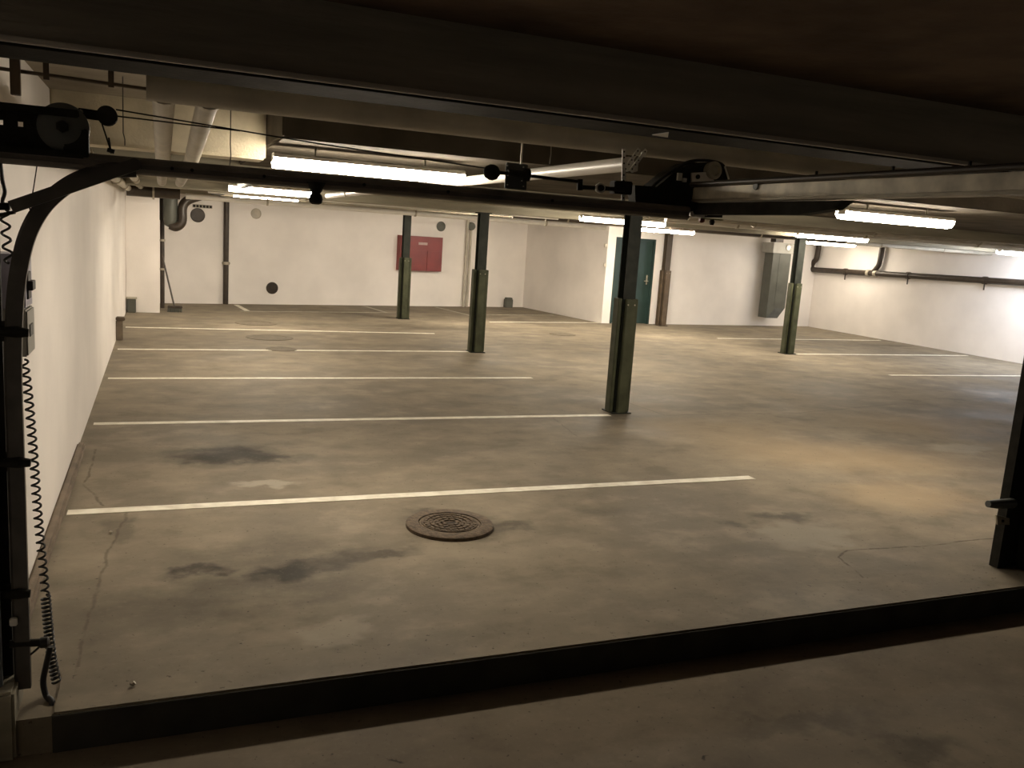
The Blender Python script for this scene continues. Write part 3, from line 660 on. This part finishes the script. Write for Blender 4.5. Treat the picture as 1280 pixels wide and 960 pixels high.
# drive shaft with ball, plate and rods
t = thing('drive_shaft', 'black jointed drive shaft with a ball end mounted on a grey plate', 'shaft', d_(645, 235))
bm = new(); lathe(bm, d_(615, 215.5, YD-.06)-Vector((.0, 0, 0)), [(.008, -.034), (.022, -.026), (.03, -.01), (.031, .004), (.025, .02), (.012, .03)], (1, 0, 0), 22); link('ball_end', bm, black_m, t, True)
bm = new(); tube(bm, [d_(620, 215.5, YD-.06), d_(662, 219, YD-.06)], [.007, .007], 8); tube(bm, [d_(635, 216, YD-.06), d_(658, 218, YD-.06)], .013, 10); link('stub_shaft', bm, black_m, t, True)
bm = new(); lathe(bm, d_(658.5, 218.5, YD-.06), [(.024, -.008), (.026, -.004), (.026, .008), (.012, .012)], (1, 0, 0), 18); link('flange', bm, black_m, t, True)
a = d_(632, 203, YD-.02); b = d_(657, 238, YD-.02); bm = new(); box(bm, (a.x, YD-.03, b.z), (b.x, YD-.02, a.z), .003); link('mounting_plate', bm, grey_m, t)
bm = new()
for px, py in ((634, 207), (654, 209), (634, 231), (654, 233), (655, 222), (652, 226)): lathe(bm, d_(px, py, YD-.032), [(.003, 0), (.003, -.004)], (0, 1, 0), 8)
link('plate_screw', bm, white_m, t)
bm = new(); tube(bm, [d_(664, 220, YD-.06), d_(722, 227, YD-.06)], .0065, 10); tube(bm, [d_(725, 224, YD-.06), d_(725, 238, YD-.06)], .012, 10); tube(bm, [d_(728, 234, YD-.06), d_(780, 237, YD-.06)], .009, 10); link('long_shaft', bm, black_m, t, True)
bm = new(); lathe(bm, d_(750, 235, YD-.07), [(.02, -.01), (.022, 0), (.02, .01)], (0, 1, 0), 16); o = link('joint_disc', bm, white_m, t, True); o['label'] = 'bright round joint disc'
bm = new(); lathe(bm, d_(751, 235, YD-.082), [(.012, -.01), (.014, 0), (.014, .01)], (0, 1, 0), 12); link('joint_hub', bm, black_m, t, True)
bm = new(); a = d_(762, 226); b = d_(783, 244); box(bm, (a.x, YD-.05, b.z), (b.x, YD, a.z), .004); link('bearing_block', bm, black_m, t)
# perforated bracket hung from the ceiling
t = thing('perforated_hanger', 'white perforated steel hanger in a V shape above the end of the track', 'bracket', d_(779, 250))
def strip(pa, pb, w, dy):
    a = d_(*pa, YD-dy); b = d_(*pb, YD-dy); bm = new(); sweep(bm, [a, b], [(-w/2, -.0015), (w/2, -.0015), (w/2, .0015), (-w/2, .0015)], (1, 0, 0)); link('perforated_strip', bm, white_m, t)
    L = (b-a).length; k = int(L/.022); bm = new()
    for i in range(k):
        c = a+(b-a)*((i+.5)/k); lathe(bm, c-Vector((0, .0012, 0)), [(w*.22, 0), (w*.22, -.0015)], (0, 1, 0), 8)
    link('perforation', bm, hole_m, t)
strip((780, 186), (779, 251), .017, .005); strip((799, 186), (780, 214), .015, .01); strip((808, 187), (788, 214), .015, .016)
a = d_(773, 226); b = d_(786, 242); bm = new(); box(bm, (a.x, YD-.025, b.z), (b.x, YD-.01, a.z), .003); link('clamp', bm, black_m, t)
bm = new(); c = d_(804.5, 193.5, YD-.02); box(bm, c-Vector((.011, .003, .009)), c+Vector((.011, .003, .009))); link('tab', bm, white_m, t)
bm = new(); prism(bm, [d_(790, 216, YD-.02), d_(797, 214, YD-.02), d_(798, 203, YD-.02)], (0, .004, 0)); link('gusset', bm, white_m, t)

# galvanised beam towards the camera with the dark door edge below
XB = d_(868, 246).x
zt3 = PX(1280, 214, XB).z; zb3 = PX(1280, 239, XB).z
t = thing('galvanised_rail', 'wide galvanised rail running from the door motor to the upper right edge', 'rail', (XB, YD, zb3))
bm = new(); box(bm, (XB, .9, zb3), (XB+.05, YD+.02, zt3), .004); link('rail_web', bm, mat('bright_galvanised', (.72, .66, .53), .5, .1, var=.2, scale=12), t)
bm = new(); box(bm, (XB-.005, .9, zb3-.008), (XB+.06, YD+.02, zb3+.002), .002); link('rail_flange', bm, galv_m, t)
bm = new(); tube(bm, [(XB-.01, YD+.02, zt3+.012), (XB-.01, .9, zt3+.012)], .011, 10); link('edge_conduit', bm, pipe_m, t, True)
p = PX(945, 232.5, XB-.002); bm = new(); lathe(bm, p, [(.017, .0), (.015, -.004)], (1, 0, 0), 14); link('dark_spot', bm, grey_m, t)
p = PX(863, 245, XB-.004); bm = new(); box(bm, p-Vector((.004, .01, .06)), p+Vector((.004, .0, .035))); link('strap', bm, black_m, t)
bm = new()
for px in (1020, 1115, 1210):
    p = PX(px, 222, XB-.01); tube(bm, [(p.x, p.y, zt3+.015), (p.x, p.y, zt3+.035)], .005, 6)
link('clip', bm, black_m, t)
t2 = PX(1045, 255, XB+.04)
bm = new(); yy0 = t2.y; z_a = zb3-.012; z_b = z_a-.05
prism(bm, [(XB+.03, YD+.1, z_a), (XB+.03, yy0-.05, z_a), (XB+.03, yy0, z_a-.03), (XB+.03, yy0+.18, z_b), (XB+.03, YD+.1, z_b)], (.045, 0, 0))
tag(link('door_edge_rail', bm, black_m), 'dark rail with a rounded end directly beneath the wide galvanised rail', 'rail')

# gearbox / motor cluster
t = thing('door_motor', 'black door motor with a round pulley and light plates above the galvanised rail', 'motor', d_(870, 240))
ym = YD+.08
def m_(px, py): return PY(px, py, ym)
bm = new(); prism(bm, [m_(785, 232), m_(812, 234), m_(862, 238), m_(864, 262), m_(840, 268), m_(786, 266)], (0, -.06, 0)); o = link('gusset_plate', bm, black_m, t)
bm = new(); prism(bm, [m_(818, 236), m_(845, 214), m_(866, 203), m_(888, 203), m_(906, 208), m_(909, 232), m_(860, 238)], (0, .14, 0)); link('motor_body', bm, black_m, t)
bm = new(); tube(bm, smooth_path([m_(815, 234), m_(838, 214), m_(862, 202), m_(886, 201), m_(904, 207), m_(908, 228)], 5), .007, 8); link('belt', bm, rubber_m, t, True)
c = PY(893, 213, ym-.03); bm = new(); lathe(bm, c, [(.038, .03), (.04, 0), (.034, -.008), (.024, -.01), (.02, .0), (.008, .0)], (0, 1, 0), 28); link('pulley', bm, galv_m, t, True)
bm = new(); prism(bm, [PY(865, 216, ym-.02), PY(883, 215, ym-.02), PY(893, 226, ym-.02), PY(886, 227, ym-.02), PY(865, 228, ym-.02)], (0, .01, 0)); link('light_plate', bm, white_m, t)
bm = new(); lathe(bm, PY(872, 221, ym-.022), [(.01, 0), (.01, -.006)], (0, 1, 0), 12); link('plate_hole', bm, black_m, t)
bm = new(); a = PY(846, 216, ym-.02); b = PY(851, 226, ym-.02); box(bm, (a.x, ym-.03, b.z), (b.x, ym-.02, a.z), .001); box(bm, (a.x+.03, ym-.03, b.z-.005), (b.x+.025, ym-.02, a.z-.02), .001); link('bright_clip', bm, white_m, t)
bm = new(); tube(bm, [PY(906, 208, ym-.03), PY(911, 224, ym-.03)], .004, 8); link('bright_rod', bm, white_m, t)
# parts beneath
t = thing('lock_assembly', 'light plate with red and black knobs hanging below the door motor', 'lock', d_(875, 262))
def k_(px, py): return PY(px, py, YD+.04)
bm = new(); a = k_(863, 260); b = k_(880, 272); box(bm, (a.x, YD+.035, b.z), (b.x, YD+.045, a.z), .002); link('plate', bm, white_m, t)
bm = new(); lathe(bm, k_(868, 264)-Vector((0, .006, 0)), [(.011, 0), (.011, -.005)], (0, 1, 0), 14); link('plate_hole', bm, black_m, t)
bm = new(); lathe(bm, k_(877, 275.5), [(.008, -.012), (.012, 0), (.008, .012)], (1, 0, 0), 14); o = link('red_knob', bm, rust_m, t, True); o['label'] = 'dark red knob'
bm = new(); lathe(bm, k_(890, 277.5), [(.008, -.014), (.013, 0), (.008, .012)], (0, 0, 1), 14); link('black_knob', bm, black_m, t, True)
bm = new(); a = k_(877, 272); b = k_(903, 276); box(bm, (a.x, YD+.03, b.z), (b.x, YD+.05, a.z), .002); o = link('bar', bm, olive_m, t); o['label'] = 'yellow green bar'
bm = new(); prism(bm, [k_(881, 272), k_(893, 262), k_(903, 261), k_(903, 272)], (0, .03, 0)); link('wedge', bm, black_m, t)
bm = new(); a = k_(842, 262); b = k_(849, 267); box(bm, (a.x, YD+.03, b.z), (b.x, YD+.05, a.z+.012), .002); a = k_(850, 261); b = k_(855, 268); box(bm, (a.x, YD+.02, b.z), (b.x, YD+.04, a.z), .001); link('clip', bm, galv_m, t)
bm = new(); a = k_(832, 258); b = k_(905, 263); box(bm, (a.x, YD+.03, b.z), (b.x, YD+.07, a.z+.01), .003); link('carrier', bm, black_m, t)
# little folded white paper on the lintel
zs = ZB-.0085; bm = new(); prism(bm, [G(815, 168, zs), G(836, 165, zs), G(835, 171, zs)], (0, 0, -.003)); tag(link('paper_scrap', bm, white_m), 'small white scrap caught under the concrete lintel above the hanger', 'scrap')

# control box on the left wall behind the track
t = thing('control_box', 'grey control box with three black buttons on the left wall behind the track', 'control box', PX(30, 400, XL))
yb0 = PX(33, 400, XL+.0).y
def wz(py): return PX(38, py, XL+.05).z
y1b = PX(37, 400, XL+.005).y; 
yc1 = PX(42.5, 380, XL+.12).y; yc0 = PX(33.5, 380, XL+.12).y
def wz(py): return PX(34, py, XL+.12).z
bm = new(); box(bm, (XL, yc0, wz(448)), (XL+.12, yc1, wz(388)), .006); link('lower_case', bm, box_m, t)
bm = new(); box(bm, (XL, yc0+.004, wz(387)), (XL+.115, yc1, wz(318)), .006); o = link('button_panel', bm, lilac_m, t); o['label'] = 'lilac grey panel with buttons'
ym0 = yc0+(yc1-yc0)*.25; ym1 = yc0+(yc1-yc0)*.65
for py in (346, 357.5, 369):
    zc = wz(py); bm = new(); e = .02 if py == 357.5 else .005
    box(bm, (XL+.113, ym0, zc-.019), (XL+.116+e, ym1, zc+.017), .002); link('button', bm, rubber_m, t)
bm = new(); box(bm, (XL+.118, ym0, wz(424)), (XL+.124, ym1, wz(408)), .002); link('key_switch', bm, grey_m, t)
# coiled cord
def cord(path, rad, pitch, wire):
    P = smooth_path(path, 30); out = []; L = 0; fr = frames(P)
    segs = []
    for i in range(len(P)-1):
        l = (P[i+1]-P[i]).length; n_ = max(1, int(l/pitch*16))
        for k in range(n_):
            f_ = k/n_; L_ = L+l*f_; an = L_/pitch*2*math.pi
            c = P[i].lerp(P[i+1], f_); out.append(c+(fr[i][2]*math.cos(an)+fr[i][3]*math.sin(an))*rad)
        L += l
    bm = new(); tube(bm, out, wire, 5); return bm
t = thing('coiled_cord', 'black coiled cord hanging down the left side to the floor sill', 'cord', d_(66, 880))
ys = YD+.09
bm = cord([d_(30, 450, ys), d_(36, 500, ys), d_(42, 570, ys), d_(47, 640, ys), d_(53, 700, ys), d_(57, 745, ys)], .0125, .031, .0042); link('coil', bm, rubber_m, t, True)
bm = cord([d_(57, 745, ys), d_(61, 790, ys), d_(65, 825, ys), d_(71, 853, ys)], .0145, .016, .0045); link('tight_coil', bm, rubber_m, t, True)
bm = new(); tube(bm, smooth_path([d_(63, 808, ys-.03), d_(58, 830, ys-.03), d_(54, 852, ys-.04), d_(58, 870, ys-.06), d_(65, 877, ys-.09), d_(64, 893, ys-.12)], 6), .011, 10); link('loose_hose', bm, rubber_m, t, True)
t = thing('upper_cord', 'short black wavy cord hanging from the header at the top left', 'cord', d_(8, 262))
bm = new(); tube(bm, smooth_path([d_(0, 198), d_(3, 225), d_(6, 240), d_(3, 252), d_(8, 258)], 6), .006, 8); link('cord', bm, rubber_m, t, True)
bm = cord([d_(6, 262, YD+.05), d_(8, 300, YD+.05), d_(12, 330, YD+.05)], .013, .045, .0045); link('coil', bm, rubber_m, t, True)
bm = new(); tube(bm, [d_(-6, 258, YD-.04), d_(12, 258, YD-.04)], .012, 10); tube(bm, [d_(-6, 270, YD), d_(19, 265, YD)], .006, 8); tag(link('pivot_pin', bm, black_m), 'black pivot pin at the left end of the slanting strut', 'pin')
# stop arm low on the track
t = thing('door_stop', 'black horizontal stop arm low on the left door track touching the cord', 'door stop', d_(30, 804))
bm = new(); tube(bm, [d_(12, 805, YD-.01), d_(50, 803, YD-.01)], .014, 10); link('arm', bm, black_m, t, True)
bm = new(); lathe(bm, d_(55, 803, YD-.01), [(.014, -.016), (.02, -.01), (.02, .012), (.012, .018)], (1, 0, 0), 14); link('rubber_end', bm, rubber_m, t, True)
bm = new(); tube(bm, smooth_path([d_(28, 822, YD-.01), d_(38, 818, YD-.01), d_(50, 808, YD-.01)], 5), .004, 6); link('wire', bm, rubber_m, t, True)
# foot of the left jamb and adjoining door edge
a = d_(-30, 858); b = d_(24, 858); bm = new(); box(bm, (XL, YD-.12, LOW), (b.x, YD+.1, a.z+.02), .01); tag(link('jamb_foot', bm, beam_m), 'concrete block under the foot of the left door track', 'block')
bm = new(); box(bm, (d_(-60, 700).x, YD-.07, .12), (d_(4, 760).x, YD-.045, d_(3, 540).z), .004); tag(link('door_panel_edge', bm, blue_m), 'blue grey door panel edge at the far left of the frame', 'door panel')

# right post with its handle
jp = G(1236, 706, .012); t = thing('door_post', 'black steel door post at the right edge of the photo standing on the sill', 'post', (jp.x, jp.y, 0))
bm = new(); box(bm, (jp.x, jp.y-.06, .012), (jp.x+.14, jp.y-.05, 2.225)); box(bm, (jp.x, jp.y-.05, .012), (jp.x+.012, jp.y, 2.225)); box(bm, (jp.x+.14, jp.y-.16, .012), (jp.x+.36, jp.y, 2.225), .005); link('post', bm, black_m, t)
c = PY(1236, 632, jp.y-.1); bm = new(); tube(bm, [PY(1266, 629, jp.y-.1), PY(1245, 630, jp.y-.1), PY(1235, 630, jp.y-.1)], [.03, .027, .02], 14); link('handle', bm, grey_m, t, True)
bm = new(); prism(bm, [PY(1246, 644, jp.y-.07), PY(1262, 648, jp.y-.07), PY(1262, 656, jp.y-.07), PY(1247, 656, jp.y-.07)], (0, .01, 0)); o = link('latch_plate', bm, galv_m, t)
bm = new(); lathe(bm, PY(1253, 651, jp.y-.07), [(.008, 0), (.008, -.008)], (0, 1, 0), 8); link('latch_bolt', bm, black_m, t)
# small litter on the floor
for px, py, lab in ((138, 668, 'small pale fitting lying on the slab joint by the left wall'), (166, 858, 'tiny pale pebble on the sill near its left end')):
    c = G(px, py, .012 if py > 800 else 0); bm = new(); bmesh.ops.create_icosphere(bm, subdivisions=2, radius=.011, matrix=Matrix.Translation(c+Vector((0, 0, .012))) @ Matrix.Diagonal((1, .8, .9, 1)))
    for v in bm.verts: v.co += Vector((random.uniform(-.003, .003), random.uniform(-.003, .003), random.uniform(-.002, .002)))
    tag(link('floor_fitting', bm, galv_m), lab, 'debris')
